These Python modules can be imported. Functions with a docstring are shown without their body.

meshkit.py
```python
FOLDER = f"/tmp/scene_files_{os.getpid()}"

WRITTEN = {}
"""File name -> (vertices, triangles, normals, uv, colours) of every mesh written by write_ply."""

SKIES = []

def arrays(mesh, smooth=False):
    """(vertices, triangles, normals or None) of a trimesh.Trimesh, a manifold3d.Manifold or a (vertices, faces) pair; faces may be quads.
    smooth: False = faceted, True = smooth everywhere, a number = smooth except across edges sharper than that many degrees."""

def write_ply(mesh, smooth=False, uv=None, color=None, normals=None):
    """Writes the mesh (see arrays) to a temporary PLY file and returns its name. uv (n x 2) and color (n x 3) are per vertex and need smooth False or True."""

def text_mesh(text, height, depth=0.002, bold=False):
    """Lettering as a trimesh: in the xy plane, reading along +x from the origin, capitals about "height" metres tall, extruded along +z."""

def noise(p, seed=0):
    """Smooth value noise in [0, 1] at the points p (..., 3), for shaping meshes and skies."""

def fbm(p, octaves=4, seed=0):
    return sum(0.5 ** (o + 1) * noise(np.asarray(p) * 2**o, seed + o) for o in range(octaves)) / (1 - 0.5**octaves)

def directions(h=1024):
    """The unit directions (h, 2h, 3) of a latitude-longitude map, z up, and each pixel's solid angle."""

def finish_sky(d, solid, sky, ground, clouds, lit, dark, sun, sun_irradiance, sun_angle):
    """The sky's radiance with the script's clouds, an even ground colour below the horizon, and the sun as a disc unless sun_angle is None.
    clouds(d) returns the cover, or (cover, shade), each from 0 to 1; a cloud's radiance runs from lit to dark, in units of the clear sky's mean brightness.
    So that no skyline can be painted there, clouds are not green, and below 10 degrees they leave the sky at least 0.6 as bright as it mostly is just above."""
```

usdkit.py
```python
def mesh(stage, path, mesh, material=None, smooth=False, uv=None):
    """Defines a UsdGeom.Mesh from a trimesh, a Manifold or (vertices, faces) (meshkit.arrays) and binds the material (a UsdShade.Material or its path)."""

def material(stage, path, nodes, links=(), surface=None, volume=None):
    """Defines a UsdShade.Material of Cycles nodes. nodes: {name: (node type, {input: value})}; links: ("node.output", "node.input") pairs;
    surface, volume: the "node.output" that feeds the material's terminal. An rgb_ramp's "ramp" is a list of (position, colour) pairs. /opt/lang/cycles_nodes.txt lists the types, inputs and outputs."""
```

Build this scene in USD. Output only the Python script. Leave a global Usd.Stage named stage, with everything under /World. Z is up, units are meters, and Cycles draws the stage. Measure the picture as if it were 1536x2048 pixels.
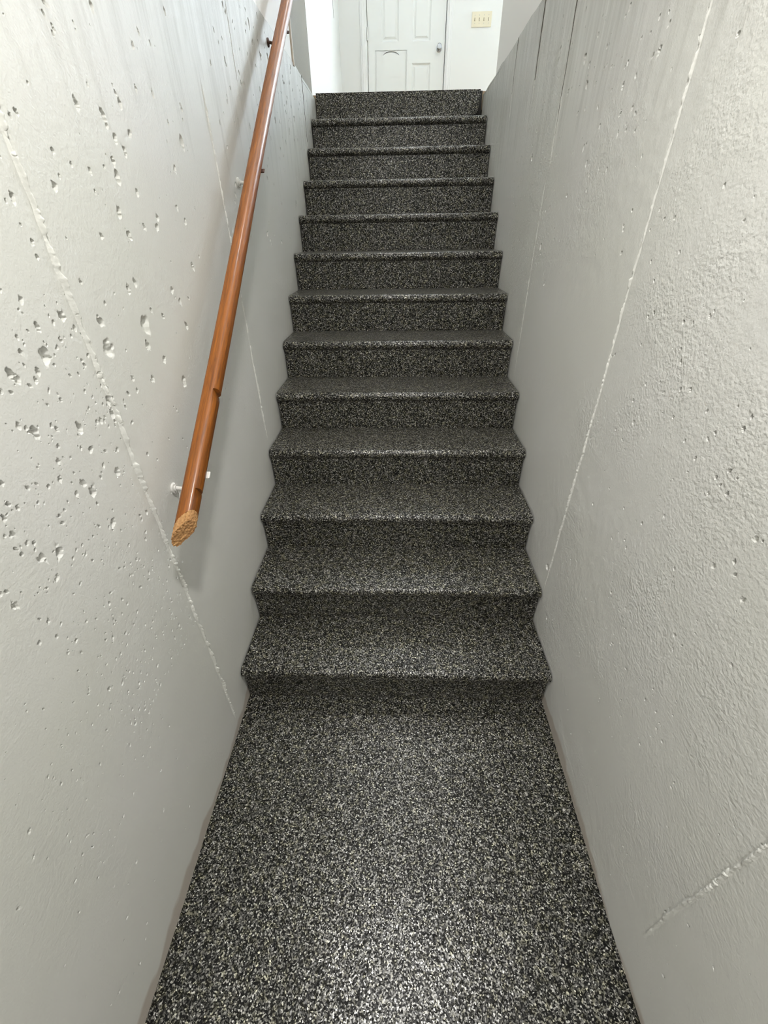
import math, random
import numpy as np
import trimesh
import manifold3d as m3
from scipy.spatial import Delaunay
from shapely.geometry import Polygon
from pxr import Usd, UsdGeom, UsdLux, UsdShade, Gf, Sdf, Vt
import usdkit, meshkit

EXPOSURE, BULB, ROOM, HALL, SKY, WELL_FILL = 0.0, 520, 115, 35, 10, 95

stage = Usd.Stage.CreateInMemory()
UsdGeom.SetStageUpAxis(stage, UsdGeom.Tokens.z)
UsdGeom.SetStageMetersPerUnit(stage, 1.0)
UsdGeom.Xform.Define(stage, '/World')
UsdGeom.Scope.Define(stage, '/World/Looks')
rng = np.random.default_rng(7)

# ------------------------------------------------------------------ camera
cam = UsdGeom.Camera.Define(stage, '/World/camera')
F = Gf.Vec3d(-0.03184968, 0.82554033, -0.56344366)
R = Gf.Vec3d(0.99947333, 0.02981267, -0.01281644)
U = Gf.Vec3d(-0.00621728, 0.56355511, 0.82605507)
cam.AddTransformOp().Set(Gf.Matrix4d(R[0], R[1], R[2], 0, U[0], U[1], U[2], 0, -F[0], -F[1], -F[2], 0,
                                     0.00673, 0.0, 1.60255, 1))
cam.CreateHorizontalApertureAttr(36.0)
cam.CreateVerticalApertureAttr(48.0)
cam.CreateFocalLengthAttr(823.446 / 1536 * 36.0)
cam.CreateClippingRangeAttr(Gf.Vec2f(0.02, 100))
cam.CreateExposureAttr(EXPOSURE)

# ------------------------------------------------------------------ lights (basement bulb, hall ceiling lamp, daylight)
def sphere_light(path, pos, radius, power, color):
    l = UsdLux.SphereLight.Define(stage, path)
    l.AddTranslateOp().Set(Gf.Vec3d(*pos))
    l.CreateRadiusAttr(radius)
    l.CreateIntensityAttr(power)
    l.CreateColorAttr(Gf.Vec3f(*color))
    return l
BULB_POS = (0.06, 0.44, 2.72)
well_fill = UsdLux.DiskLight.Define(stage, '/World/stairwell_fill_lamp/panel')   # added fill lamp, unseen, brightens the walls along the flight
well_fill.AddTranslateOp().Set(Gf.Vec3d(0.1, 2.5, 4.78))
well_fill.CreateRadiusAttr(0.16)
well_fill.CreateIntensityAttr(WELL_FILL)
well_fill.CreateColorAttr(Gf.Vec3f(1.0, 0.99, 0.96))
disk = UsdLux.DiskLight.Define(stage, '/World/ceiling_lamp/panel')          # a flush downlight, shining straight down (-z)
disk.AddTranslateOp().Set(Gf.Vec3d(*BULB_POS))
disk.CreateRadiusAttr(0.07)
disk.CreateIntensityAttr(BULB)
disk.CreateColorAttr(Gf.Vec3f(1.0, 0.985, 0.95))
ROOM_POS = ((-0.9, -1.9, 2.70), (0.9, -1.9, 2.70))
for k, p in enumerate(ROOM_POS):
    sphere_light('/World/room_ceiling_lamp' + ('_001' if k else '') + '/bulb', p, 0.10, ROOM, (1.0, 0.985, 0.95))
sphere_light('/World/hall_ceiling_lamp/bulb', (0.22, 4.75, 4.64), 0.13, HALL, (0.93, 0.98, 1.0))
sky = UsdLux.DomeLight.Define(stage, '/World/sky')
sky.CreateIntensityAttr(SKY)
sky.CreateColorAttr(Gf.Vec3f(0.80, 0.91, 1.0))

# ------------------------------------------------------------------ dimensions
W = 0.605            # half width of the stairwell
RISE, GOING, Y0 = 0.1876, 0.26415, 0.9778
N_TREADS = 12
TOP = 2.432          # hall floor
CONC = 2.408         # top of the poured concrete walls
Y_TOP = Y0 + N_TREADS * GOING
CEIL_LOW, CEIL_UP = 2.84, 4.87
Y_BACK, Y_HALL = -0.35, 6.7       # where the stair walls begin (the basement room is behind), far wall of the hall
ROOM_X, ROOM_Y = 2.0, -4.0
X_HALL_L, X_HALL_R = -0.662, 2.1
Y_END_L, Y_END_R = 4.075, 3.712

# ------------------------------------------------------------------ helpers
used = {}
def numbered(parent, name):
    k = (parent, name)
    used[k] = used.get(k, -1) + 1
    return name if used[k] == 0 else f'{name}_{used[k]:03d}'

def tag(prim, label=None, cat=None, group=None, kind=None):
    for k, v in (('label', label), ('category', cat), ('group', group), ('kind', kind)):
        if v:
            prim.SetCustomDataByKey(k, v)
    return prim

def obj(name, mesh, mat, parent='/World', smooth=False):
    parent = str(parent.GetPath()) if not isinstance(parent, str) else parent
    path = f'{parent}/{numbered(parent, name)}'
    return usdkit.mesh(stage, path, mesh, mat, smooth=smooth).GetPrim()

def group_of(name, label=None, cat=None, kind=None):
    x = UsdGeom.Xform.Define(stage, '/World/' + numbered('/World', name))
    return tag(x.GetPrim(), label, cat, None, kind)

def box(x0, x1, y0, y1, z0, z1):
    m = trimesh.creation.box([x1 - x0, y1 - y0, z1 - z0])
    m.apply_translation([(x0 + x1) / 2, (y0 + y1) / 2, (z0 + z1) / 2])
    return m

def rbox(x0, x1, y0, y1, z0, z1, r=0.003, seg=8):
    s = m3.Manifold.sphere(r, seg)
    pts = [s.translate((x, y, z)) for x in (x0 + r, x1 - r) for y in (y0 + r, y1 - r) for z in (z0 + r, z1 - r)]
    return m3.Manifold.batch_hull(pts)

def join(*ms):
    out = []
    for m in ms:
        v, f, _ = meshkit.arrays(m)
        out.append(trimesh.Trimesh(v, f, process=False))
    return trimesh.util.concatenate(out)

def tube(pts, r, n=10):
    """A round bar along pts; r a number or one per point."""
    pts = np.asarray(pts, float)
    r = np.broadcast_to(r, len(pts))
    s = [m3.Manifold.sphere(float(q), n).translate(tuple(p)) for p, q in zip(pts, r)]
    out = m3.Manifold()
    for a, b in zip(s[:-1], s[1:]):
        out = out + m3.Manifold.batch_hull([a, b])
    return out

def cyl(p0, p1, r, n=24, r2=None):
    p0, p1 = np.asarray(p0, float), np.asarray(p1, float)
    d = p1 - p0
    L = np.linalg.norm(d)
    m = m3.Manifold.cylinder(L, r, r if r2 is None else r2, n)
    T = trimesh.geometry.align_vectors([0, 0, 1], d / L)
    T[:3, 3] = p0
    return m.transform(T[:3, :4])

def lathe(profile, p0, d, n=32):
    m = trimesh.creation.revolve(np.asarray(profile, float), sections=n)
    T = trimesh.geometry.align_vectors([0, 0, 1], d)
    T[:3, 3] = p0
    m.apply_transform(T)
    return m

# ------------------------------------------------------------------ materials
LK = '/World/Looks/'
def plain(name, col, rough=0.5, metal=0.0, coat=0.0, spec=0.5, bump=0.0, bscale=200.0):
    n = {'p': ('principled_bsdf', {'base_color': col, 'roughness': rough, 'metallic': metal, 'coat_weight': coat, 'specular_ior_level': spec})}
    l = []
    if bump:
        n['g'] = ('geometry', {})
        n['t'] = ('noise_texture', {'scale': bscale, 'detail': 3.0})
        n['b'] = ('bump', {'strength': 1.0, 'distance': bump})
        l = [('g.position', 't.vector'), ('t.fac', 'b.height'), ('b.normal', 'p.normal')]
    return usdkit.material(stage, LK + name, n, l, surface='p.BSDF')

def concrete(name, base, tint, rough_amount, seed):
    n = {
        'g': ('geometry', {}),
        'off': ('vector_math', {'math_type': 'add', 'vector2': (seed, seed * 1.7, seed * 0.6)}),
        # broad brushed paint tone
        'big': ('noise_texture', {'scale': 1.6, 'detail': 4.0, 'roughness': 0.55}),
        'bigr': ('rgb_ramp', {'ramp': [(0.35, base), (0.65, tint)]}),
        # grain
        'fine': ('noise_texture', {'scale': 260.0, 'detail': 1.0}),
        'mid': ('noise_texture', {'scale': 140.0, 'detail': 2.0, 'roughness': 0.6}),
        'vor': ('noise_texture', {'scale': 70.0, 'detail': 1.0}),
        'mask': ('noise_texture', {'scale': 2.3, 'detail': 3.0}),
        'maskr': ('map_range', {'from_min': 0.42, 'from_max': 0.62, 'to_min': 0.10, 'to_max': rough_amount, 'clamp': True}),
        'm1': ('math', {'math_type': 'multiply'}),
        'lump': ('math', {'math_type': 'add'}),
        'm3': ('math', {'math_type': 'multiply', 'value2': 0.16}),
        'sum': ('math', {'math_type': 'add'}),
        'b': ('bump', {'strength': 1.0, 'distance': 0.0025}),
        # bare, dirty footing left at the very bottom of the wall
        'sep': ('separate_xyz', {}),
        'smap': ('mapping', {'scale': (1.0, 26.0, 2.2)}),
        'streak': ('noise_texture', {'scale': 1.0, 'detail': 4.0, 'roughness': 0.7}),
        'zr': ('map_range', {'from_min': 1.55, 'from_max': 2.38, 'to_min': -0.42, 'to_max': 0.16, 'clamp': True}),
        'sadd': ('math', {'math_type': 'add'}),
        'sr': ('map_range', {'from_min': 0.34, 'from_max': 0.78, 'to_min': 0.0, 'to_max': 0.72, 'clamp': True}),
        'thin': ('mix', {'color2': (0.34, 0.335, 0.30)}),
        'edge': ('noise_texture', {'scale': 4.0, 'detail': 3.0, 'roughness': 0.6}),
        'em': ('math', {'math_type': 'multiply_add', 'value2': -0.16, 'value3': 0.055}),
        'ez': ('math', {'math_type': 'add'}),
        'er': ('map_range', {'from_min': 0.002, 'from_max': 0.016, 'to_min': 0.55, 'to_max': 0.0, 'clamp': True}),
        'col': ('mix', {'color2': (0.33, 0.25, 0.185)}),
        'p': ('principled_bsdf', {'roughness': 0.48, 'specular_ior_level': 0.35}),
    }
    l = [('g.position', 'off.vector1')] + [('off.vector', f'{k}.vector') for k in ('big', 'fine', 'mid', 'vor', 'mask', 'edge')]
    l += [('big.fac', 'bigr.fac'), ('mask.fac', 'maskr.value'), ('mid.fac', 'lump.value1'), ('vor.fac', 'lump.value2'),
          ('lump.value', 'm1.value1'), ('maskr.result', 'm1.value2'), ('fine.fac', 'm3.value1'),
          ('m1.value', 'sum.value1'), ('m3.value', 'sum.value2'), ('sum.value', 'b.height'), ('b.normal', 'p.normal'),
          ('g.position', 'sep.vector'), ('edge.fac', 'em.value1'), ('sep.z', 'ez.value1'), ('em.value', 'ez.value2'),
          ('ez.value', 'er.value'), ('er.result', 'col.fac'), ('bigr.color', 'thin.color1'), ('thin.color', 'col.color1'), ('col.color', 'p.base_color'),
          ('off.vector', 'smap.vector'), ('smap.vector', 'streak.vector'), ('streak.fac', 'sadd.value1'), ('sep.z', 'zr.value'), ('zr.result', 'sadd.value2'),
          ('sadd.value', 'sr.value'), ('sr.result', 'thin.fac')]
    return usdkit.material(stage, LK + name, n, l, surface='p.BSDF')

M_CONC_L = concrete('painted_concrete_left', (0.62, 0.622, 0.578), (0.645, 0.643, 0.615), 0.22, 3.1)
M_CONC_R = concrete('painted_concrete_right', (0.62, 0.62, 0.578), (0.645, 0.641, 0.615), 0.85, 11.4)
M_RIDGE = plain('seam_pale', (0.74, 0.74, 0.70), 0.5, bump=0.001, bscale=300)  # ridges coloured paler than the wall beside them
M_DRY = plain('drywall_paint', (0.84, 0.83, 0.80), 0.6, bump=0.0006, bscale=220)
M_BEAD = plain('corner_bead', (0.52, 0.44, 0.34), 0.5, bump=0.0006)
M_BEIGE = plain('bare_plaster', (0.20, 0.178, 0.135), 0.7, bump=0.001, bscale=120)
M_HALL = plain('hall_paint', (0.80, 0.81, 0.79), 0.55, bump=0.0004, bscale=220)
M_TRIM = plain('trim_paint', (0.83, 0.84, 0.83), 0.35)
M_DOOR = plain('door_paint', (0.80, 0.82, 0.80), 0.4)
M_GAP_SHADE = plain('gap_shade', (0.03, 0.028, 0.025), 0.9)  # shade of open gaps put into a near-black colour
M_STEEL = plain('painted_steel', (0.70, 0.69, 0.66), 0.35, bump=0.0004)
M_BRONZE = plain('bronze_metal', (0.07, 0.035, 0.022), 0.4, metal=0.5)
M_CHROME = plain('chrome', (0.36, 0.37, 0.385), 0.28, metal=1.0)
M_HINGE = plain('hinge_metal', (0.5, 0.5, 0.48), 0.35, metal=0.8)
M_IVORY = plain('ivory_plastic', (0.72, 0.66, 0.50), 0.35)
M_IVORY_SHADED = plain('ivory_shaded', (0.42, 0.36, 0.25), 0.35)  # darker ivory, the shadows on the toggles put into the colour
M_CEIL = plain('ceiling_paint', (0.75, 0.75, 0.73), 0.7)
M_JOINT_SHADE = plain('joint_shade', (0.17, 0.16, 0.14), 0.9)  # dark colour stands for the shade inside open joints
M_SUB = plain('subfloor_wood', (0.30, 0.22, 0.14), 0.7)

def carpet(name):
    n = {
        'g': ('geometry', {}),
        'wob': ('noise_texture', {'scale': 280.0, 'detail': 1.0}),
        'wm': ('vector_math', {'math_type': 'scale', 'scale': 0.004}),
        'pos': ('vector_math', {'math_type': 'add'}),
        'v': ('voronoi_texture', {'scale': 320.0}),
        'sep': ('separate_color', {}),
        'r': ('rgb_ramp', {'ramp': [(0.0, (0.005, 0.005, 0.005)), (0.36, (0.009, 0.0088, 0.008)), (0.54, (0.031, 0.030, 0.026)),
                                    (0.72, (0.082, 0.079, 0.069)), (0.87, (0.175, 0.17, 0.148)), (0.95, (0.33, 0.322, 0.285)), (1.0, (0.60, 0.59, 0.55))]}),
        'spec': ('map_range', {'from_min': 0.45, 'from_max': 0.9, 'to_min': 0.10, 'to_max': 1.0, 'clamp': True}),
        'tint': ('noise_texture', {'scale': 60.0, 'detail': 1.0}),
        'tr': ('rgb_ramp', {'ramp': [(0.36, (1.0, 1.0, 1.04)), (0.5, (1.0, 1.0, 1.0)), (0.62, (1.05, 1.03, 0.84))]}),
        'mx': ('mix', {'mix_type': 'multiply', 'fac': 1.0}),
        # every tuft leans its own way
        'swz': ('combine_xyz', {'z': 0.5}),
        'cs': ('vector_math', {'math_type': 'subtract', 'vector2': (0.5, 0.5, 0.5)}),
        'csc': ('vector_math', {'math_type': 'scale', 'scale': 0.17}),
        'nadd': ('vector_math', {'math_type': 'add'}),
        'nn': ('vector_math', {'math_type': 'normalize'}),
        'p': ('principled_bsdf', {'roughness': 0.27}),
    }
    l = [('g.position', 'wob.vector'), ('wob.color', 'wm.vector1'), ('g.position', 'pos.vector1'), ('wm.vector', 'pos.vector2'),
         ('pos.vector', 'v.vector'), ('v.color', 'sep.color'), ('sep.r', 'r.fac'), ('sep.r', 'spec.value'), ('spec.result', 'p.specular_ior_level'),
         ('g.position', 'tint.vector'), ('tint.fac', 'tr.fac'), ('r.color', 'mx.color1'), ('tr.color', 'mx.color2'), ('mx.color', 'p.base_color'),
         ('sep.g', 'swz.x'), ('sep.b', 'swz.y'), ('swz.vector', 'cs.vector1'), ('cs.vector', 'csc.vector1'), ('csc.vector', 'nadd.vector1'), ('g.normal', 'nadd.vector2'),
         ('nadd.vector', 'nn.vector1'), ('nn.vector', 'p.normal')]
    return usdkit.material(stage, LK + name, n, l, surface='p.BSDF')

M_CARPET = carpet('speckled_carpet')

RAIL_A = np.array([0.0, 0.8146, 0.5800])          # up the handrail
def wood(name, dark, light, worn, rough, coat):
    n = {
        'g': ('geometry', {}),
        'dot': ('vector_math', {'math_type': 'dot_product', 'vector2': tuple(RAIL_A)}),
        'sc': ('vector_math', {'math_type': 'scale', 'vector1': tuple(RAIL_A * 0.955)}),
        'pos': ('vector_math', {'math_type': 'subtract'}),
        'grain': ('noise_texture', {'scale': 190.0, 'detail': 4.0, 'roughness': 0.6, 'distortion': 0.4}),
        'blot': ('noise_texture', {'scale': 11.0, 'detail': 3.0}),
        'mixf': ('math', {'math_type': 'multiply_add', 'value2': 0.55}),
        'bl': ('math', {'math_type': 'multiply', 'value2': 0.45}),
        'r': ('rgb_ramp', {'ramp': [(0.33, dark), (0.5, tuple(np.array(dark) * .4 + np.array(light) * .6)), (0.62, light), (0.74, worn)]}),
        'b': ('bump', {'strength': 0.6, 'distance': 0.0006}),
        'p': ('principled_bsdf', {'roughness': rough, 'coat_weight': coat, 'coat_roughness': 0.16}),
    }
    l = [('g.position', 'dot.vector1'), ('dot.value', 'sc.scale'), ('g.position', 'pos.vector1'), ('sc.vector', 'pos.vector2'),
         ('pos.vector', 'grain.vector'), ('pos.vector', 'blot.vector'), ('blot.fac', 'bl.value1'), ('grain.fac', 'mixf.value1'), ('bl.value', 'mixf.value3'),
         ('mixf.value', 'r.fac'), ('r.color', 'p.base_color'), ('grain.fac', 'b.height'), ('b.normal', 'p.normal')]
    return usdkit.material(stage, LK + name, n, l, surface='p.BSDF')

M_WOOD = wood('varnished_wood', (0.055, 0.012, 0.001), (0.35, 0.105, 0.004), (0.52, 0.19, 0.012), 0.45, 0.16)
M_RAW = wood('raw_wood', (0.30, 0.14, 0.05), (0.52, 0.30, 0.12), (0.66, 0.44, 0.22), 0.75, 0.0)

# ------------------------------------------------------------------ poured concrete walls
PITS_LEFT = [
    (0.888, 1.768, 0.0032), (1.065, 1.808, 0.0057), (1.233, 1.84, 0.007), (1.15, 1.807, 0.0072), (1.152, 1.793, 0.0047), (1.171, 1.776, 0.0069), (1.196, 1.757, 0.006), (1.241, 1.793, 0.0054),
    (0.946, 1.728, 0.0034), (0.987, 1.714, 0.003), (1.137, 1.733, 0.0049), (1.095, 1.72, 0.003), (1.041, 1.709, 0.004), (0.94, 1.692, 0.0035), (0.917, 1.676, 0.0055), (1.135, 1.706, 0.0097),
    (1.444, 1.751, 0.0065), (1.203, 1.684, 0.0056), (1.099, 1.643, 0.0078), (1.114, 1.603, 0.0062), (1.19, 1.619, 0.005), (1.269, 1.639, 0.0059), (1.255, 1.618, 0.0059), (1.008, 1.601, 0.0039),
    (0.805, 1.655, 0.0048), (0.808, 1.596, 0.003), (0.805, 1.574, 0.003), (1.043, 1.501, 0.0058), (1.077, 1.51, 0.006), (0.891, 1.529, 0.003), (1.244, 1.477, 0.0065), (1.274, 1.448, 0.0057),
    (1.159, 1.427, 0.0051), (1.111, 1.447, 0.0047), (0.73, 1.517, 0.0045), (0.805, 1.481, 0.0065), (0.906, 1.456, 0.0075), (1.066, 1.423, 0.015), (0.899, 1.406, 0.0122), (0.728, 1.432, 0.0097),
    (0.739, 1.475, 0.0051), (0.689, 1.469, 0.003), (0.825, 1.457, 0.0041), (0.778, 1.446, 0.0038), (1.048, 1.38, 0.0079), (1.103, 1.33, 0.0067), (0.644, 1.423, 0.0062), (0.652, 1.412, 0.0049),
    (0.697, 1.411, 0.0046), (0.685, 1.401, 0.004), (0.946, 1.328, 0.0051), (1.024, 1.305, 0.0062), (1.173, 1.253, 0.0106), (0.91, 1.304, 0.0033), (0.946, 1.299, 0.0035), (1.275, 1.383, 0.0071),
    (1.409, 1.523, 0.0074), (1.431, 1.633, 0.007), (1.398, 1.662, 0.005), (1.534, 1.817, 0.0097), (1.035, 1.675, 0.003), (0.699, 1.536, 0.003), (0.726, 1.438, 0.0033), (0.811, 1.393, 0.003),
    (0.682, 1.448, 0.003), (0.611, 1.349, 0.0045), (0.634, 1.33, 0.0071), (0.635, 1.321, 0.0032), (0.622, 1.342, 0.003), (0.679, 1.316, 0.003), (0.73, 1.297, 0.0071), (0.712, 1.262, 0.003),
    (0.733, 1.249, 0.0048), (0.65, 1.267, 0.0035), (0.666, 1.288, 0.003), (0.748, 1.205, 0.004), (0.779, 1.174, 0.0074), (0.634, 1.237, 0.0044), (0.607, 1.239, 0.0034), (0.679, 1.203, 0.0059),
    (0.691, 1.175, 0.0079), (0.653, 1.194, 0.0048), (0.792, 1.286, 0.0043), (0.806, 1.214, 0.0031), (0.705, 1.089, 0.0077), (0.526, 1.254, 0.003), (0.508, 1.239, 0.003), (0.597, 1.182, 0.003),
    (0.559, 1.128, 0.0082), (0.526, 1.143, 0.006), (0.5, 1.173, 0.003), (0.532, 1.094, 0.0038), (0.444, 1.112, 0.0049), (0.447, 1.141, 0.003), (0.437, 1.145, 0.003), (0.44, 1.025, 0.003),
    (0.565, 0.883, 0.003), (0.817, 1.039, 0.0042), (0.507, 1.209, 0.003), (0.535, 1.287, 0.0033), (0.614, 1.404, 0.003), (0.913, 1.302, 0.003), (0.946, 1.3, 0.0039), (0.884, 1.282, 0.003),
    (0.886, 1.295, 0.0032), (0.838, 1.311, 0.0075), (0.835, 1.287, 0.0076), (0.899, 1.157, 0.0037), (0.668, 1.397, 0.003), (1.062, 1.937, 0.0036), (1.051, 1.92, 0.003), (1.066, 1.907, 0.0043),
    (1.224, 1.98, 0.006), (1.608, 2.084, 0.005), (1.37, 1.963, 0.0056), (1.469, 1.993, 0.0033), (1.416, 1.997, 0.0042), (1.063, 1.818, 0.003), (1.066, 1.808, 0.0042), (1.226, 1.857, 0.0037),
    (1.235, 1.84, 0.0059), (1.328, 1.883, 0.0049), (1.415, 1.892, 0.0059), (1.585, 1.896, 0.0056), (1.534, 1.818, 0.0086), (1.47, 1.849, 0.0042), (0.871, 1.761, 0.003), (2.151, 2.259, 0.0058),
    (2.644, 2.374, 0.0064), (2.488, 2.308, 0.0089), (2.416, 2.267, 0.0037), (2.003, 2.16, 0.0043), (2.505, 2.261, 0.0061), (2.082, 2.162, 0.003), (2.614, 2.248, 0.0083), (2.511, 2.194, 0.0041),
    (2.756, 2.276, 0.0091), (2.075, 2.108, 0.0055), (1.913, 2.063, 0.0053), (2.234, 2.112, 0.0054), (2.24, 2.084, 0.0055), (2.282, 2.093, 0.0037), (2.086, 2.04, 0.0037), (2.029, 2.008, 0.003),
    (1.962, 1.952, 0.003), (3.298, 2.369, 0.0072), (2.755, 2.063, 0.0091), (3.081, 2.072, 0.0095), (3.261, 2.149, 0.0092), (3.306, 2.066, 0.0064), (2.453, 2.06, 0.0039), (2.475, 1.86, 0.0044),
    (2.854, 1.942, 0.0053), (2.277, 1.967, 0.006), (3.376, 2.035, 0.0045), (2.837, 1.88, 0.0054), (3.082, 2.186, 0.0059), (3.222, 2.291, 0.0057), (3.052, 2.28, 0.0043),
]
PITS_RIGHT = [
    (1.455, 2.005, 0.0038), (1.484, 1.988, 0.003), (1.409, 1.941, 0.0058), (1.439, 1.939, 0.0036), (1.956, 2.056, 0.0097), (1.585, 1.962, 0.0039), (1.598, 1.959, 0.0036), (1.7, 1.981, 0.0036),
    (1.9, 2.031, 0.0061), (1.89, 1.983, 0.0076), (1.584, 1.918, 0.0055), (2.081, 2.003, 0.0067), (1.661, 1.924, 0.003), (1.556, 1.86, 0.0044), (1.693, 1.856, 0.0043), (1.501, 1.83, 0.003),
    (1.492, 1.816, 0.003), (1.436, 1.805, 0.003), (1.542, 1.815, 0.0053), (1.799, 1.818, 0.0063), (1.926, 1.924, 0.0041), (1.356, 1.749, 0.003), (1.566, 1.74, 0.0033), (1.695, 1.739, 0.003),
    (1.513, 1.922, 0.004), (1.102, 1.883, 0.003), (1.235, 1.951, 0.003), (1.238, 1.916, 0.003), (0.986, 1.664, 0.003), (1.805, 1.97, 0.0031), (1.08, 1.436, 0.0036), (1.1, 1.425, 0.003),
    (0.958, 1.437, 0.0035), (0.925, 1.441, 0.003), (0.885, 1.459, 0.003), (0.934, 1.388, 0.003), (0.919, 1.367, 0.003), (0.856, 1.326, 0.003), (0.886, 1.317, 0.003), (0.686, 1.334, 0.003),
    (0.69, 1.311, 0.003), (0.746, 1.28, 0.003), (1.014, 1.192, 0.0041), (1.046, 1.238, 0.0035), (0.764, 1.216, 0.003), (0.675, 1.236, 0.003), (0.875, 1.26, 0.003), (0.656, 1.2, 0.0032),
    (1.744, 1.775, 0.0058), (2.465, 1.868, 0.0098), (0.813, 1.233, 0.003), (2.092, 1.539, 0.0101), (1.953, 1.416, 0.0061), (1.564, 1.741, 0.005), (0.674, 1.237, 0.003), (0.695, 1.211, 0.003),
    (0.655, 1.2, 0.003), (0.694, 1.176, 0.003), (0.562, 1.169, 0.0043), (0.573, 1.109, 0.0034), (0.605, 1.07, 0.0044), (0.559, 1.091, 0.003), (0.685, 0.991, 0.003), (0.837, 1.002, 0.0033),
    (0.844, 0.758, 0.003), (1.257, 0.483, 0.0102), (1.139, 0.316, 0.0057), (0.522, 1.067, 0.0039), (0.474, 0.953, 0.003), (0.778, 1.066, 0.003), (0.745, 1.28, 0.003), (0.689, 1.31, 0.0032),
    (0.859, 0.908, 0.003),
]


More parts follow.
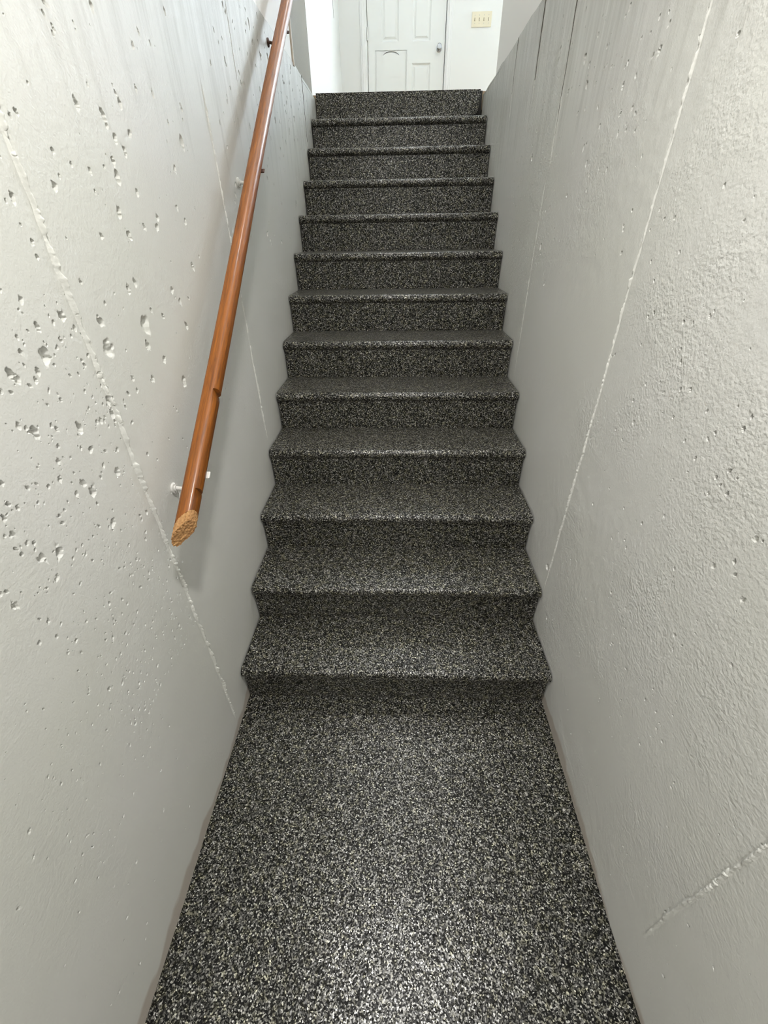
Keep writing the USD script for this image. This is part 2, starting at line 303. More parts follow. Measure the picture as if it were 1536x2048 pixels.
def concrete_face(side, y0, y1, z1, pits, seams, seed, shallow=()):
    """The inner face of a poured wall: a sheet of points, dense at pits and seams, triangulated and pushed in or out along x."""
    g = np.random.default_rng(seed)
    ys = np.concatenate([np.arange(y0, 2.0, 0.0095), np.arange(2.0, y1, 0.014), [y1]])
    zs = np.linspace(Z_LOW, z1, 236)
    Y, Z = np.meshgrid(ys, zs, indexing='ij')
    jit = g.uniform(-0.003, 0.003, (2,) + Y.shape)
    inner = (Y > y0) & (Y < y1) & (Z > Z_LOW) & (Z < z1)
    pts = [np.stack([(Y + jit[0] * inner).ravel(), (Z + jit[1] * inner).ravel()], 1)]
    P = []
    for (py, pz, r) in pits:
        r = r * 1.2
        P.append((py, pz, r, r * g.uniform(0.75, 1.0), g.uniform(-0.5, 0.5), g.uniform(0.75, 1.05), int(g.integers(1e6))))
    for (py, pz, r) in shallow:
        P.append((py, pz, r, r * g.uniform(0.6, 1.0), g.uniform(-1, 1), g.uniform(0.6, 1.0), int(g.integers(1e6))))
    for (py, pz, a, b, t, d, s) in P:
        n = max(10, int(2 * np.pi * a / 0.0013))
        n = min(n, 34)
        for k in (0.3, 0.55, 0.75, 0.9, 1.0, 1.12, 1.4):
            th = np.linspace(0, 2 * np.pi, n, endpoint=False) + g.uniform(0, 1)
            pts.append(np.stack([py + a * k * np.cos(th), pz + 1.25 * a * k * np.sin(th)], 1))
    for (sy, z0s, z1s, amp, wid) in seams:
        zz = np.arange(z0s, z1s, 0.0019)
        for o in (-2.6, -1.6, -1.0, -0.6, -0.3, 0, 0.3, 0.6, 1.0, 1.6, 2.6):
            pts.append(np.stack([sy + o * wid + g.uniform(-.0004, .0004, len(zz)), zz], 1))
    pts = np.concatenate(pts)
    pts = pts[(pts[:, 0] >= y0) & (pts[:, 0] <= y1) & (pts[:, 1] >= Z_LOW) & (pts[:, 1] <= z1)]
    # nothing can be seen below the treads
    line = np.clip((pts[:, 0] - Y0 - 0.32) / GOING, -1, N_TREADS) * RISE
    pts = pts[pts[:, 1] > line - 0.35]
    pts = np.unique(np.round(pts, 5), axis=0)
    tri = Delaunay(pts).simplices
    y, z = pts[:, 0], pts[:, 1]
    q = np.stack([y, z, np.full_like(y, seed)], 1)
    h = (meshkit.fbm(q * [1.6, 1.3, 1], 2, seed) - 0.5) * 0.006 - 0.0032
    h += (meshkit.fbm(q * [30, 18, 1], 3, seed + 3) - 0.5) * 0.0005
    # trowelled lumps
    lump = meshkit.fbm(q * [85, 65, 1], 2, seed + 5)
    rough = np.clip((meshkit.fbm(q * [2.1, 1.8, 1], 2, seed + 9) - 0.46) * 6, 0, 1)
    h += ROUGH[side] * rough * np.clip(lump - 0.45, 0, 1) * 0.0030
    for (sy, z0s, z1s, amp, wid) in seams:
        m = np.abs(y - sy) < 0.03
        m &= (z >= z0s) & (z <= z1s)
        zz = z[m]
        c = sy + (meshkit.noise(np.stack([zz * 14, zz * 0, zz * 0 + seed], 1), 2) - 0.5) * 0.006
        a = 0.25 + 1.1 * meshkit.noise(np.stack([zz * 26, zz * 0 + 4, zz * 0 + sy * 9], 1), 5)
        a *= np.clip((meshkit.noise(np.stack([zz * 60, zz * 0 + 8, zz * 0 + sy * 9], 1), 6) - 0.18) * 3.2, 0.06, 1)
        a *= 0.55 + 0.9 * meshkit.noise(np.stack([zz * 190, y[m] * 150, zz * 0 + sy * 5], 1), 11)
        a *= np.where(amp > 0, 1.0, 0.0) + np.where(amp > 0, 0.0, 0.5 + 0.5 * meshkit.noise(np.stack([zz * 9, zz * 0, zz * 0 + sy], 1), 3)) / np.maximum(a, 0.05) * (amp <= 0)
        ends = np.clip(np.minimum(zz - z0s, z1s - zz) / 0.08, 0, 1)
        d = (y[m] - c) / (wid * (0.7 + 0.6 * meshkit.noise(np.stack([zz * 40, zz * 0, zz * 0 + 7.7], 1), 8)))
        h[m] += ends * amp * (a * np.exp(-d * d * 1.6) - 0.35 * np.exp(-(np.abs(d) - 1.5) ** 2 * 3.0))
    tree_y = np.argsort(y)
    ysort = y[tree_y]
    for (py, pz, a, b, t, dpt, s) in P:
        i0, i1 = np.searchsorted(ysort, [py - 2 * a, py + 2 * a])
        idx = tree_y[i0:i1]
        dz = z[idx] - pz
        idx = idx[np.abs(dz) < 2.2 * a]
        if len(idx) == 0:
            continue
        dy, dz = y[idx] - py, z[idx] - pz
        c_, s_ = math.cos(t), math.sin(t)
        u, v = (dy * c_ + dz * s_) / b, (-dy * s_ + dz * c_) / (1.2 * a)
        rr = np.hypot(u, v)
        rr = rr + (meshkit.noise(np.stack([y[idx] / a * 2.0, z[idx] / a * 2.0, np.full(len(idx), s % 97)], 1), s % 999) - 0.5) * 0.75
        depth = min(0.013, (2.2 if a < 0.0045 else 1.25) * a) * dpt
        k = np.clip((1.02 - rr) / 0.30, 0, 1)
        h[idx] -= depth * k * k * (3 - 2 * k)
    # uneven top arris
    top = np.clip((z - (z1 - 0.02)) / 0.02, 0, 1)
    z = z + top * (meshkit.fbm(np.stack([y * 7, y * 0, y * 0 + seed], 1), 3, seed) - 0.5) * 0.016
    x = side * (W - h)
    v = np.stack([x, y, z], 1)
    nrm = np.cross(v[tri[:, 1]] - v[tri[:, 0]], v[tri[:, 2]] - v[tri[:, 0]])[:, 0]
    flip = nrm * side > 0
    tri[flip] = tri[flip][:, ::-1]
    return v, tri

Z_LOW = -0.03
def seam_ridge(side, sy, z0s, z1s, amp, wid, seed):
    """The broken fin of cement left along a form joint: uneven lumps with gaps between them."""
    g = np.random.default_rng(int(seed * 100 + sy * 1000))
    base = trimesh.creation.icosphere(1, 1.0)
    out, z = [], z0s + 0.03
    while z < z1s - 0.02:
        ln = g.uniform(0.006, 0.022)
        fade = min(1.0, (z - z0s) / 0.15, (z1s - z) / 0.10)
        zn = meshkit.noise(np.array([[z * 7.0, sy * 31, seed]]), 3)[0]
        if g.random() < 0.30 + 0.75 * zn and fade > 0.1:
            c = sy + (meshkit.noise(np.array([[z * 14, 0, seed]]), 2)[0] - 0.5) * 0.006
            m = base.copy()
            v = np.array(m.vertices)
            v *= 1 + 0.55 * (meshkit.noise(v * 1.7 + g.uniform(0, 50, 3), 4) - 0.5)[:, None]
            k = fade * (0.45 + 0.9 * zn) * g.uniform(0.6, 1.25)
            v = v * [amp * 0.72 * k, wid * 0.85 * k, ln * 0.62]
            v[:, 1] += v[:, 2] * g.uniform(-0.12, 0.12)
            v += [0.0, c + g.uniform(-0.0006, 0.0006), z]
            v[:, 0] = side * (W + 0.0032 - v[:, 0])
            f = np.array(m.faces) if side < 0 else np.array(m.faces)[:, ::-1]
            out.append(trimesh.Trimesh(v, f if side < 0 else f, process=False))
            out[-1].fix_normals()
        z += ln * g.uniform(0.75, 1.15)
    return trimesh.util.concatenate(out)

ROUGH = {-1: 0.12, 1: 1.0}
g2 = np.random.default_rng(21)
def scatter(n, yr, zr, rr, power=2.0):
    return [(g2.uniform(*yr), g2.uniform(*zr), rr[0] + (rr[1] - rr[0]) * g2.random() ** power) for _ in range(n)]

small_left = scatter(560, (0.46, 0.86), (0.62, 1.52), (0.0012, 0.0040)) + scatter(150, (0.25, 0.62), (0.50, 1.0), (0.0011, 0.003)) \
    + scatter(130, (0.6, 1.6), (1.0, 2.0), (0.0014, 0.004)) + scatter(170, (1.9, 3.9), (1.55, 2.36), (0.003, 0.009))
small_left += scatter(70, (0.10, 0.60), (0.15, 0.85), (0.0013, 0.0036))
small_right = scatter(110, (0.15, 0.95), (0.10, 0.95), (0.0012, 0.0032)) + scatter(120, (0.4, 1.25), (0.6, 1.7), (0.0013, 0.0042)) + scatter(150, (1.3, 2.9), (1.5, 2.36), (0.002, 0.006))

seams_left = [(0.845, 0.06, CONC, 0.0078, 0.0036), (1.787, 0.775, 2.02, 0.0042, 0.0030), (2.19, 2.0, 2.36, 0.002, 0.003), (3.645, 2.0, CONC, -0.007, 0.005)]
seams_right = [(1.231, 0.385, 1.99, 0.0048, 0.0028), (2.18, 0.965, 1.80, 0.0022, 0.003), (2.155, 1.80, CONC, -0.009, 0.006),
               (0.266, 0.17, 1.1, 0.0052, 0.0038), (3.10, 2.1, CONC, -0.010, 0.007), (2.62, 2.05, CONC, -0.006, 0.008)]

for side, nm, pits, seams, small, mat, sd in ((-1, 'wall_left', PITS_LEFT, seams_left, small_left, M_CONC_L, 31), (1, 'wall_right', PITS_RIGHT, seams_right, small_right, M_CONC_R, 58)):
    wl = group_of(nm, kind='structure')
    tag(wl, 'grey-white painted poured concrete wall on the ' + ('handrail side of the stairs' if side < 0 else 'bare side of the stairs, roughly trowelled'))
    y_end = Y_TOP + 0.03
    v, f = concrete_face(side, Y_BACK, y_end, CONC, pits, seams, sd, small)
    obj('concrete_face', (v, f), mat, wl, smooth=True)
    for (sy, z0s, z1s, amp, wid) in seams:
        if amp > 0:
            obj('form_seam', seam_ridge(side, sy, z0s, z1s, amp, wid, sd), M_RIDGE, wl, smooth=60)
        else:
            # dark strip holding the shade of an open joint in its colour
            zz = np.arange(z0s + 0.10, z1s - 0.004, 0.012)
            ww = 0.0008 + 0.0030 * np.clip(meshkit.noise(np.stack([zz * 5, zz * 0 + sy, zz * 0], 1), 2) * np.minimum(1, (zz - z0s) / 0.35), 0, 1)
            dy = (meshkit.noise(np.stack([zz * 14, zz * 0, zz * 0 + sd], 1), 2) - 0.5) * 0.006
            joint_strip = join(*[box(*sorted((side * (W + 0.0016), side * (W + 0.012))), sy + d - w / 2, sy + d + w / 2, z, z + 0.0125) for z, w, d in zip(zz, ww, dy)])
            obj('joint_shade', joint_strip, M_JOINT_SHADE, wl)
    x0, x1 = sorted((side * (W + 0.02), side * (W + 0.20)))
    obj('core', box(x0, x1, Y_BACK, y_end, -0.06, CONC - 0.012), mat, wl)
    xa, xb = sorted((side * (W + 0.0), side * (W + 0.20)))
    obj('top_ledge', box(xa + (0.004 if side > 0 else 0), xb - (0.004 if side < 0 else 0), Y_BACK, y_end, CONC - 0.013, CONC - 0.006), mat, wl)

# ------------------------------------------------------------------ the staircase and landing
def carpet_slab(profile, x0, x1, seed, nx=46):
    """Extrudes an (y, z) outline across the stairs, the nosing a little wavy as fitted carpet is."""
    pr = np.asarray(profile, float)
    xs = np.linspace(x0, x1, nx)
    n = len(pr)
    V = []
    for x in xs:
        w = (meshkit.noise(np.array([[x * 5.5, seed * 3.3, 0.2]]), seed)[0] - 0.5) * 0.0045
        ww = (meshkit.noise(np.array([[x * 21, seed * 7.3, 4.2]]), seed)[0] - 0.5) * 0.0012
        c = pr.copy()
        front = np.clip((pr[:, 0].mean() - pr[:, 0]) / 0.1, 0, 1)
        c[:, 1] += (w + ww) * front
        c[:, 0] += (w - ww) * 0.7
        V.append(np.column_stack([np.full(n, x), c]))
    V = np.concatenate(V)
    Fq = []
    for i in range(nx - 1):
        for j in range(n):
            a, b = i * n + j, i * n + (j + 1) % n
            Fq.append([a, a + n, b + n, b])
    F = np.array(Fq)
    tri = np.vstack([F[:, [0, 1, 2]], F[:, [0, 2, 3]]])
    cap = trimesh.creation.triangulate_polygon(Polygon(pr), engine='earcut')
    cv, cf = cap
    k = len(V)
    V = np.vstack([V, np.column_stack([np.full(len(cv), x0), cv]), np.column_stack([np.full(len(cv), x1), cv])])
    tri = np.vstack([tri, cf + k, cf[:, ::-1] + k + len(cv)])
    m = trimesh.Trimesh(V, tri, process=False)
    m.fix_normals()
    return m

stairs = group_of('staircase', 'straight flight of stairs covered in speckled grey carpet with rounded nosings', 'stairs')
NOSE = 0.020
for i in range(N_TREADS):
    z = (i + 1) * RISE
    yf = Y0 + i * GOING - NOSE
    yb = Y0 + (i + 1) * GOING + 0.004
    r, th = 0.021, 0.045
    arc = [(yf + r - r * math.cos(a), z - r + r * math.sin(a)) for a in np.linspace(math.radians(90), math.radians(-80), 12)]
    prof = [(yb, z), (yb - 0.09, z), (yb - 0.18, z)] + arc + [(yf + 0.030, z - th), (yf + 0.034, z - th + 0.006), (yb, z - th + 0.012)]
    obj('tread', carpet_slab(prof, -W + 0.003, W - 0.003, 100 + i), M_CARPET, stairs, smooth=50)
for i in range(N_TREADS):
    z0, z1 = i * RISE - 0.02, (i + 1) * RISE - 0.026
    yf = Y0 + i * GOING
    prof = [(yf + 0.018, z0), (yf, z0), (yf, (z0 + z1) / 2), (yf, z1), (yf + 0.018, z1)]
    obj('riser', carpet_slab(prof, -W + 0.003, W - 0.003, 200 + i), M_CARPET, stairs, smooth=50)
# last riser: carpet stops short of the right wall, and its corner is cut
z0, z1 = N_TREADS * RISE - 0.01, TOP
shape = [(-W + 0.004, z0), (W - 0.052, z0), (W - 0.050, z0 + 0.055), (W - 0.026, z0 + 0.085), (W - 0.022, z1 - 0.05), (W - 0.020, z1), (-W + 0.004, z1)]
m = trimesh.creation.extrude_polygon(Polygon(shape), 0.018)
m.vertices = m.vertices[:, [0, 2, 1]] * [1, -1, 1] + [0, Y_TOP + 0.018, 0]
m.fix_normals()
obj('riser', m, M_CARPET, stairs)
obj('riser_backing', box(-W + 0.004, W - 0.003, Y_TOP + 0.022, Y_TOP + 0.05, z0, TOP - 0.004), M_GAP_SHADE, stairs)  # near-black sheet paints the shade in the gap beside the carpet
obj('stringer', box(-W + 0.004, -W + 0.03, Y0 + 0.3, Y_TOP, -0.02, 0.12), M_SUB, stairs)

fl = group_of('floor', 'landing floor in speckled black and grey carpet at the foot of the stairs', kind='structure')
gx = np.linspace(-W - 0.01, W + 0.01, 60)
gy = np.linspace(Y_BACK, Y0 + 0.01, 130)
GX, GY = np.meshgrid(gx, gy, indexing='ij')
gz = (meshkit.fbm(np.stack([GX * 6, GY * 6, GX * 0], -1), 3, 4) - 0.5) * 0.004
ins = np.clip((W + 0.004 - np.abs(GX)) / 0.03, 0, 1)
gz = gz * ins - (1 - ins) * 0.004
idx = np.arange(60 * 130).reshape(60, 130)
fq = np.stack([idx[:-1, :-1], idx[1:, :-1], idx[1:, 1:], idx[:-1, 1:]], -1).reshape(-1, 4)
obj('carpet', (np.stack([GX, GY, gz], -1).reshape(-1, 3), fq), M_CARPET, fl, smooth=True)
obj('slab', box(-W - 0.34, W + 0.34, Y_BACK + 0.001, Y_TOP + 0.4, -0.12, -0.015), M_SUB, fl)

# ------------------------------------------------------------------ the rest of the room shell
def struct(name, mesh, mat, label=None, smooth=False):
    return tag(obj(name, mesh, mat, '/World', smooth), label, None, None, 'structure')

struct('wall_back', box(-ROOM_X, ROOM_X, ROOM_Y - 0.1, ROOM_Y, 0, CEIL_LOW), M_DRY, 'far wall of the basement room behind the landing')
struct('wall_room_left', box(-ROOM_X - 0.1, -ROOM_X, ROOM_Y - 0.1, Y_BACK + 0.1, 0, CEIL_LOW), M_DRY, 'basement room wall on the handrail side')
struct('wall_room_right', box(ROOM_X, ROOM_X + 0.1, ROOM_Y - 0.1, Y_BACK + 0.1, 0, CEIL_LOW), M_DRY, 'basement room wall on the bare side')
struct('wall_room_front', join(box(-ROOM_X, -W - 0.06, Y_BACK - 0.1, Y_BACK, 0, CEIL_LOW), box(W + 0.06, ROOM_X, Y_BACK - 0.1, Y_BACK, 0, CEIL_LOW)), M_DRY, 'basement room wall on both sides of the stair passage')
struct('floor_room', box(-ROOM_X - 0.1, ROOM_X + 0.1, ROOM_Y - 0.1, Y_BACK, -0.1, 0), M_CARPET, 'carpeted floor of the basement room behind the landing')
struct('ceiling', box(-ROOM_X - 0.1, ROOM_X + 0.1, ROOM_Y - 0.1, 1.35, CEIL_LOW, CEIL_LOW + 0.1), M_CEIL, 'low ceiling above the landing')
struct('wall_outer_left', box(-W - 0.34, -W - 0.24, Y_BACK, Y_TOP + 0.4, -0.12, CEIL_UP), M_DRY, 'outer shell behind the left stair wall')
struct('wall_outer_right', box(W + 0.24, W + 0.34, Y_BACK, Y_TOP + 0.4, -0.12, TOP - 0.1), M_DRY, 'outer shell behind the right stair wall')
struct('wall_outer_end', box(-W - 0.34, W + 0.34, Y_TOP + 0.3, Y_TOP + 0.4, -0.12, TOP - 0.1), M_DRY, 'shell under the hall')
struct('wall_header', box(-W - 0.2, W + 0.2, 1.25, 1.35, CEIL_LOW + 0.1, CEIL_UP), M_DRY, 'wall above the low ceiling, facing up the stairs')
DW = W + 0.006
# left: white drywall, rounded bead, then a bare plaster stretch
Y_BEAD = 3.40
struct('wall_upper_left', box(-DW - 0.12, -DW, Y_BACK, Y_BEAD, CONC - 0.004, CEIL_UP), M_DRY, 'white drywall above the left concrete wall, behind the handrail')
struct('trim_1', cyl((-DW - 0.012, Y_BEAD, CONC - 0.01), (-DW - 0.012, Y_BEAD, CEIL_UP), 0.022), M_BEAD, 'cream rounded corner bead between white drywall and bare plaster', smooth=40)
struct('wall_upper_left_end', box(-DW - 0.13, -DW - 0.004, Y_BEAD, Y_END_L, CONC - 0.004, CEIL_UP), M_BEIGE, 'beige bare plaster end of the upper left wall beside the hall opening')
struct('wall_upper_right', box(DW, DW + 0.12, Y_BACK, Y_END_R, CONC - 0.004, CEIL_UP), M_DRY, 'white drywall above the right concrete wall')

# hall
struct('floor_upper', join(box(X_HALL_L - 0.1, X_HALL_R + 0.1, Y_TOP + 0.055, Y_HALL + 0.1, TOP - 0.1, TOP),
                           box(W + 0.2, X_HALL_R + 0.1, Y_END_R, Y_TOP + 0.055, TOP - 0.1, TOP)), M_SUB, 'hall floor at the head of the stairs')
struct('ceiling_upper', box(X_HALL_L - 0.2, X_HALL_R + 0.1, 1.25, Y_HALL + 0.1, CEIL_UP, CEIL_UP + 0.1), M_CEIL, 'hall ceiling')
struct('wall_hall_left', box(X_HALL_L - 0.06, X_HALL_L, Y_END_L, Y_HALL, TOP - 0.1, CEIL_UP), M_HALL, 'brightly lit white hall wall at the head of the stairs, left of the door')
struct('wall_hall_front', box(DW + 0.12, X_HALL_R, Y_END_R - 0.1, Y_END_R, TOP - 0.1, CEIL_UP), M_HALL, 'hall wall backing onto the stairwell')
struct('wall_hall_right', box(X_HALL_R, X_HALL_R + 0.1, Y_END_R - 0.1, Y_HALL + 0.1, TOP - 0.1, CEIL_UP), M_HALL, 'right hand wall of the hall')
# far wall with the door opening and, behind the stairwell corner, a window
DX0, DX1, DTOP = -0.357, 0.509, TOP + 2.045
WX0, WX1, WZ0, WZ1 = 1.16, 2.04, 3.05, 4.50
struct('wall_hall_back', join(box(X_HALL_L - 0.06, DX0, Y_HALL, Y_HALL + 0.11, TOP - 0.1, CEIL_UP), box(DX1, WX0, Y_HALL, Y_HALL + 0.11, TOP - 0.1, CEIL_UP),
                              box(DX0, DX1, Y_HALL, Y_HALL + 0.11, DTOP, CEIL_UP), box(WX1, X_HALL_R + 0.1, Y_HALL, Y_HALL + 0.11, TOP - 0.1, CEIL_UP),
                              box(WX0, WX1, Y_HALL, Y_HALL + 0.11, TOP - 0.1, WZ0), box(WX0, WX1, Y_HALL, Y_HALL + 0.11, WZ1, CEIL_UP)), M_HALL, 'far hall wall holding the white door')
win = group_of('window_1', 'hall window letting daylight down the stairs', kind='structure')
obj('window_frame', join(box(WX0, WX0 + 0.04, Y_HALL + 0.04, Y_HALL + 0.09, WZ0, WZ1), box(WX1 - 0.04, WX1, Y_HALL + 0.04, Y_HALL + 0.09, WZ0, WZ1),
                         box(WX0, WX1, Y_HALL + 0.04, Y_HALL + 0.09, WZ0, WZ0 + 0.04), box(WX0, WX1, Y_HALL + 0.04, Y_HALL + 0.09, WZ1 - 0.04, WZ1)), M_TRIM, win)

# split tape joint on the hall wall beside the head of the stairs
cz = [(6.187 + 0.0035 * math.sin(k * 1.9) + 0.002 * k / 9, 3.375 + 0.028 * k) for k in range(24)]
crack = join(*[box(X_HALL_L - 0.001, X_HALL_L + 0.0015, min(a[0], c[0]) - 0.004, max(a[0], c[0]) + 0.004, a[1], c[1] + 0.002) for a, c in zip(cz[:-1], cz[1:])])
obj('tape_crack', crack, plain('crack_shadow', (0.25, 0.25, 0.24), 0.9), '/World/wall_hall_left')

# door
door = group_of('door_1', 'white moulded panel door with chrome knob at the head of the stairs', kind='structure')
FY = Y_HALL + 0.012                     # front of the door leaf
sx0, sx1 = DX0 + 0.005, DX1 - 0.006
sz0, sz1 = TOP + 0.012, DTOP - 0.005
slab = m3.Manifold.cube((sx1 - sx0, 0.038, sz1 - sz0)).translate((sx0, FY, sz0))
def frustum(x0, x1, z0, z1, inset, ya, yb):
    """A block between y = ya (full size) and y = yb (smaller by inset)."""
    p = [(x, ya, z) for x in (x0, x1) for z in (z0, z1)] + [(x, yb, z) for x in (x0 + inset, x1 - inset) for z in (z0 + inset, z1 - inset)]
    return m3.Manifold.hull_points(np.array(p, float))
panels = [(-0.200, -0.008, 3.335, 4.28), (0.142, 0.342, 3.335, 4.28), (0.140, 0.352, 2.70, 3.168)]
for (a, b, c, d) in panels:
    slab = slab - frustum(a, b, c, d, 0.014, FY - 0.0005, FY + 0.012)
# left lower panel: a flat board let into the leaf, its top edge scooped
la, lb, lc, ld = -0.272, 0.078, 2.66, 3.272
slab = slab - m3.Manifold.cube((lb - la, 0.010, ld - lc)).translate((la, FY - 0.0005, lc))
for (a, b, c, d) in panels:
    obj('panel', frustum(a + 0.022, b - 0.022, c + 0.022, d - 0.022, 0.018, FY + 0.013, FY + 0.003), M_DOOR, door)
board = rbox(la + 0.010, lb - 0.004, FY + 0.002, FY + 0.014, lc + 0.004, ld - 0.004, 0.0015)
th = np.linspace(math.radians(28), math.radians(152), 24)
outer = [(-0.094 + 0.104 * math.cos(t), 3.205 + 0.062 * math.sin(t)) for t in th]
innr = [(-0.094 + 0.104 * math.cos(t), 3.214 + 0.040 * math.sin(t)) for t in th[::-1]]
sc = trimesh.creation.extrude_polygon(Polygon(outer + innr), 0.03)
sc.vertices = sc.vertices[:, [0, 2, 1]] + [0, FY - 0.006, 0]
sc.fix_normals()
scm = m3.Manifold(m3.Mesh(np.asarray(sc.vertices, np.float32), np.asarray(sc.faces, np.uint32)))
board = board - scm
obj('leaf', slab - scm, M_DOOR, door)
tag(obj('patch_board', board, M_DOOR, door), 'flat lower left board with a scooped finger pull')
obj('panel_moulding', rbox(lb + 0.004, lb + 0.016, FY - 0.006, FY + 0.001, lc, ld, 0.002), M_DOOR, door)
kx, kz = 0.440, 3.276
knob = lathe([(0, 0), (0.031, 0), (0.031, 0.004), (0.026, 0.008), (0.012, 0.010), (0.011, 0.034), (0.020, 0.040), (0.027, 0.052), (0.027, 0.062), (0.020, 0.070), (0.0, 0.072)], [kx, FY, kz], [0, -1, 0])
obj('door_knob', knob, M_CHROME, door, smooth=40)
hinge = group = None
hg = join(cyl((DX0 + 0.001, Y_HALL - 0.004, 3.345), (DX0 + 0.001, Y_HALL - 0.004, 3.445), 0.007, 12), box(DX0 - 0.008, DX0 + 0.012, Y_HALL - 0.002, Y_HALL + 0.002, 3.345, 3.445))
obj('hinge', hg, M_HINGE, door, smooth=30)
# casing and jamb
def casing_leg(x0, x1):
    return join(rbox(x0, x1, Y_HALL - 0.014, Y_HALL + 0.002, TOP, DTOP + 0.07, 0.003), rbox(x0 + 0.018, x1 - 0.018, Y_HALL - 0.020, Y_HALL, TOP, DTOP + 0.05, 0.004))
cas = group_of('trim_2', 'white moulded casing around the hall door', kind='structure')
obj('casing_leg', casing_leg(DX0 - 0.075, DX0 - 0.006), M_TRIM, cas)
obj('casing_leg', casing_leg(DX1 + 0.006, DX1 + 0.070), M_TRIM, cas)
obj('casing_head', rbox(DX0 - 0.075, DX1 + 0.070, Y_HALL - 0.016, Y_HALL + 0.002, DTOP + 0.006, DTOP + 0.075, 0.003), M_TRIM, cas)
obj('door_stop', join(box(DX0, DX0 + 0.03, FY + 0.040, Y_HALL + 0.11, TOP, DTOP), box(DX1 - 0.03, DX1, FY + 0.040, Y_HALL + 0.11, TOP, DTOP),
                      box(DX0, DX1, FY + 0.040, Y_HALL + 0.11, DTOP - 0.02, DTOP)), M_GAP_SHADE, cas)  # stop coloured near-black for the shade in the door gap
obj('gap_backing', box(DX0, DX1, Y_HALL + 0.11, Y_HALL + 0.13, TOP, DTOP), M_GAP_SHADE, cas)  # dark sheet behind the leaf, painted as the shade of the gap

# light switch: four toggles on one ivory plate
sw = group_of('light_switch', 'ivory four-gang toggle switch plate on the white hall wall right of the door', 'light switch')
X0, X1, Z0, Z1 = 0.779, 0.992, 3.421, 3.535
obj('plate', rbox(X0, X1, Y_HALL - 0.007, Y_HALL, Z0, Z1, 0.003), M_IVORY, sw)
for k in range(4):
    cx, cz_ = X0 + 0.033 + k * 0.049, (Z0 + Z1) / 2
    tg = frustum(cx - 0.006, cx + 0.006, cz_ - 0.013, cz_ + 0.013, 0.002, Y_HALL - 0.0065, Y_HALL - 0.0105)
    tip = m3.Manifold.batch_hull([m3.Manifold.sphere(0.0045, 10).translate((cx, Y_HALL - 0.009, cz_)), m3.Manifold.sphere(0.0038, 10).translate((cx, Y_HALL - 0.021, cz_ - 0.012))])
    obj('toggle', tg + tip, M_IVORY_SHADED, sw)
    for dz in (-0.03, 0.03):
        obj('screw', cyl((cx, Y_HALL - 0.0065, cz_ + dz), (cx, Y_HALL - 0.0085, cz_ + dz), 0.0032, 10), M_HINGE, sw)

# ------------------------------------------------------------------ handrail
hr = group_of('handrail', 'round varnished brown wooden handrail with a splintered raw lower end on the left wall', 'handrail')
RX = -0.532
P0 = np.array([RX, 0.800, 0.968])                    # centre of the lower end
up = np.array([0.0, -RAIL_A[2], RAIL_A[1]])          # across the rail, upwards
xs = np.array([1.0, 0.0, 0.0])
RW, RH = 0.0235, 0.0245
th = np.linspace(0, 2 * np.pi, 48, endpoint=False)
prof = []
for t in th:
    c, s = math.cos(t), math.sin(t)
    k = 2.6
    rr = (abs(c / RW) ** k + abs(s / RH) ** k) ** (-1 / k)
    v_ = rr * s
    v_ = max(v_, -0.0195)                            # flat underside
    prof.append((rr * c, v_))
cs = m3.CrossSection([prof])
L = 3.45
nseg = 60
raw = m3.Manifold.extrude(cs, L, nseg)
def place(p):
    p = np.asarray(p)
    wob = 0.0022 * np.sin(p[:, 2] * 2.6 + 0.6)
    return P0 + np.outer(p[:, 0] + wob, xs) + np.outer(p[:, 1], up) + np.outer(L - p[:, 2] - 0.06, RAIL_A)
raw = raw.warp_batch(place)
if raw.volume() <= 0:
    raise ValueError('rail inside out')
# the mitred, broken lower end
a_dn = -RAIL_A
ncut = a_dn * 0.50 + xs * 0.80 + np.array([0, -0.3, 0.12])
ncut /= np.linalg.norm(ncut)
tip = P0 + np.array([-0.0225, 0, 0]) + a_dn * 0.010
def half(n, at, size=1.0):
    b = m3.Manifold.cube((size, size, size), True).translate((0, 0, size / 2))
    T = trimesh.geometry.align_vectors([0, 0, 1], n)
    T[:3, 3] = at
    return b.transform(T[:3, :4])
rail = raw - half(ncut, tip)
# dents where it has been knocked
for (yy, zz, dx, s) in ((1.150, 0, 0.0, 0.0165), (0.900, 0, 0.0, 0.0190)):
    q = P0 + RAIL_A * ((yy - P0[1]) / RAIL_A[1]) + xs * dx
    ball = m3.Manifold.sphere(0.0015, 8)
    blade = m3.Manifold.batch_hull([ball.translate(tuple(q + RAIL_A * t + xs * e + up * w)) for t, e in ((0.010, s), (0.016, 0.032), (-0.030, 0.030)) for w in (-0.022, 0.022)])
    rail = rail - blade
# shaft and raw end are split along the worn line
nsp = a_dn * 0.62 + xs * 0.66 + up * 0.25
nsp /= np.linalg.norm(nsp)
at = P0 + RAIL_A * 0.062 + xs * 0.014
cutter = half(nsp, at)
cutter = cutter.refine_to_length(0.006) if False else cutter
shaft = rail - cutter
end = (rail ^ cutter).refine_to_length(0.0028)
obj('rail', shaft, M_WOOD, hr, smooth=35)
v, f, _ = meshkit.arrays(end)
tm = trimesh.Trimesh(v, f)
v = np.array(tm.vertices)
nrm = np.array(tm.vertex_normals)
dcut = (tip - v) @ ncut                              # distance behind the cut
w_ = np.exp(-np.clip(dcut, 0, 1) / 0.012)
k1 = meshkit.fbm(v * [420, 160, 160], 3, 5) - 0.5
k2 = np.clip(meshkit.noise(v * 240, 9) - 0.62, 0, 1)
v = v + nrm * (0.0012 * k1 * 2 + w_ * (0.0065 * k1 - 0.016 * k2))[:, None]
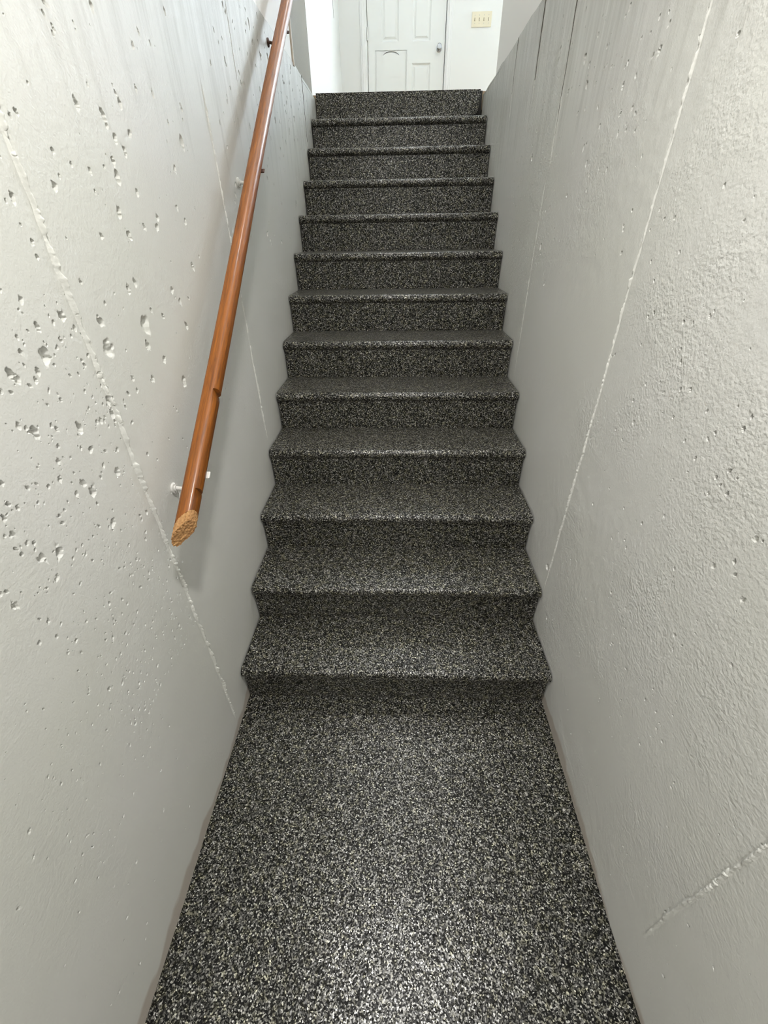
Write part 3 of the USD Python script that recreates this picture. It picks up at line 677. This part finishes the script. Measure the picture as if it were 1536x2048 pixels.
tag(obj('raw_end', (v, np.array(tm.faces)), M_RAW, hr, smooth=False), 'splintered unvarnished wooden end of the handrail')

def rail_at(y):
    return P0 + RAIL_A * ((y - P0[1]) / RAIL_A[1])
for (yb, mat, mat2) in ((0.955, M_STEEL, M_STEEL), (1.99, M_CONC_L, M_BRONZE), (2.79, M_BRONZE, M_BRONZE)):
    c = rail_at(yb)
    wall = np.array([-W - 0.004, c[1], c[2] - 0.052])
    plate = cyl(wall, wall + xs * 0.006, 0.0155, 28) + cyl(wall + xs * 0.005, wall + xs * 0.010, 0.010, 24)
    elbow = c - up * 0.052
    pts = [wall + xs * 0.01, wall + xs * 0.035 + np.array([0, 0, -0.004]), wall + xs * 0.06 + np.array([0, 0, 0.001]), np.array([RX, c[1], c[2] - 0.040]), c - up * 0.022]
    arm = tube(pts, 0.0058, 12)
    saddle = [c - up * 0.0225 + RAIL_A * s + xs * t for s in (-0.008, 0.008) for t in (-0.010, 0.0265)]
    sad = m3.Manifold.batch_hull([m3.Manifold.sphere(0.0024, 8).translate(tuple(p)) for p in saddle])
    b = obj('bracket', plate + arm, mat, hr, smooth=40)
    obj('saddle', sad, mat2, b, smooth=40)
    for s in (-0.012, 0.012):
        q = wall + xs * 0.006 + np.array([0, 0, s])
        obj('screw', lathe([(0, 0), (0.0038, 0), (0.0034, 0.0014), (0.002, 0.0024), (0, 0.0027)], q, [1, 0, 0], 12), mat, b, smooth=40)

c = rail_at(0.955)
wx = -W + 0.006
wire = tube([(wx, 0.955, c[2] - 0.052), (wx + 0.004, 0.952, c[2] - 0.066), (wx + 0.002, 0.949, c[2] - 0.080), (wx + 0.003, 0.950, c[2] - 0.098)], 0.0012, 8)
obj('wire', wire, M_STEEL, hr, smooth=40)

# ------------------------------------------------------------------ lamp fixtures (above the frame)
lamp = tag(UsdGeom.Xform.Define(stage, '/World/ceiling_lamp').GetPrim(), 'round flush lamp on the low ceiling above the landing', 'lamp')
obj('canopy', lathe([(0, 0), (0.11, 0), (0.11, 0.048), (0.104, 0.048), (0.104, 0.02), (0, 0.02)], [BULB_POS[0], BULB_POS[1], BULB_POS[2] + 0.045], [0, 0, -1]), M_TRIM, lamp, smooth=40)
for k, p in enumerate(ROOM_POS):
    lamp = tag(UsdGeom.Xform.Define(stage, '/World/room_ceiling_lamp' + ('_001' if k else '')).GetPrim(), 'round flush lamp on the basement room ceiling, ' + ('bare wall side' if k else 'handrail side'), 'lamp')
    obj('canopy', lathe([(0, 0), (0.12, 0), (0.11, 0.02), (0.03, 0.035), (0, 0.04)], [p[0], p[1], CEIL_LOW - 0.001], [0, 0, -1]), M_TRIM, lamp, smooth=40)
lamp = tag(UsdGeom.Xform.Define(stage, '/World/hall_ceiling_lamp').GetPrim(), 'round flush lamp on the hall ceiling', 'lamp')
obj('canopy', lathe([(0, 0), (0.12, 0), (0.11, 0.02), (0.03, 0.05), (0, 0.06)], [0.22, 4.75, CEIL_UP - 0.001], [0, 0, -1]), M_TRIM, lamp, smooth=40)
lamp = tag(UsdGeom.Xform.Define(stage, '/World/stairwell_fill_lamp').GetPrim(), 'added unseen fill lamp on the upper ceiling above the middle of the stairs', 'lamp')
obj('canopy', lathe([(0, 0), (0.17, 0), (0.17, 0.03), (0.16, 0.034), (0.16, 0.026), (0, 0.026)], [0.1, 2.5, 4.81], [0, 0, -1]), M_TRIM, lamp, smooth=40)
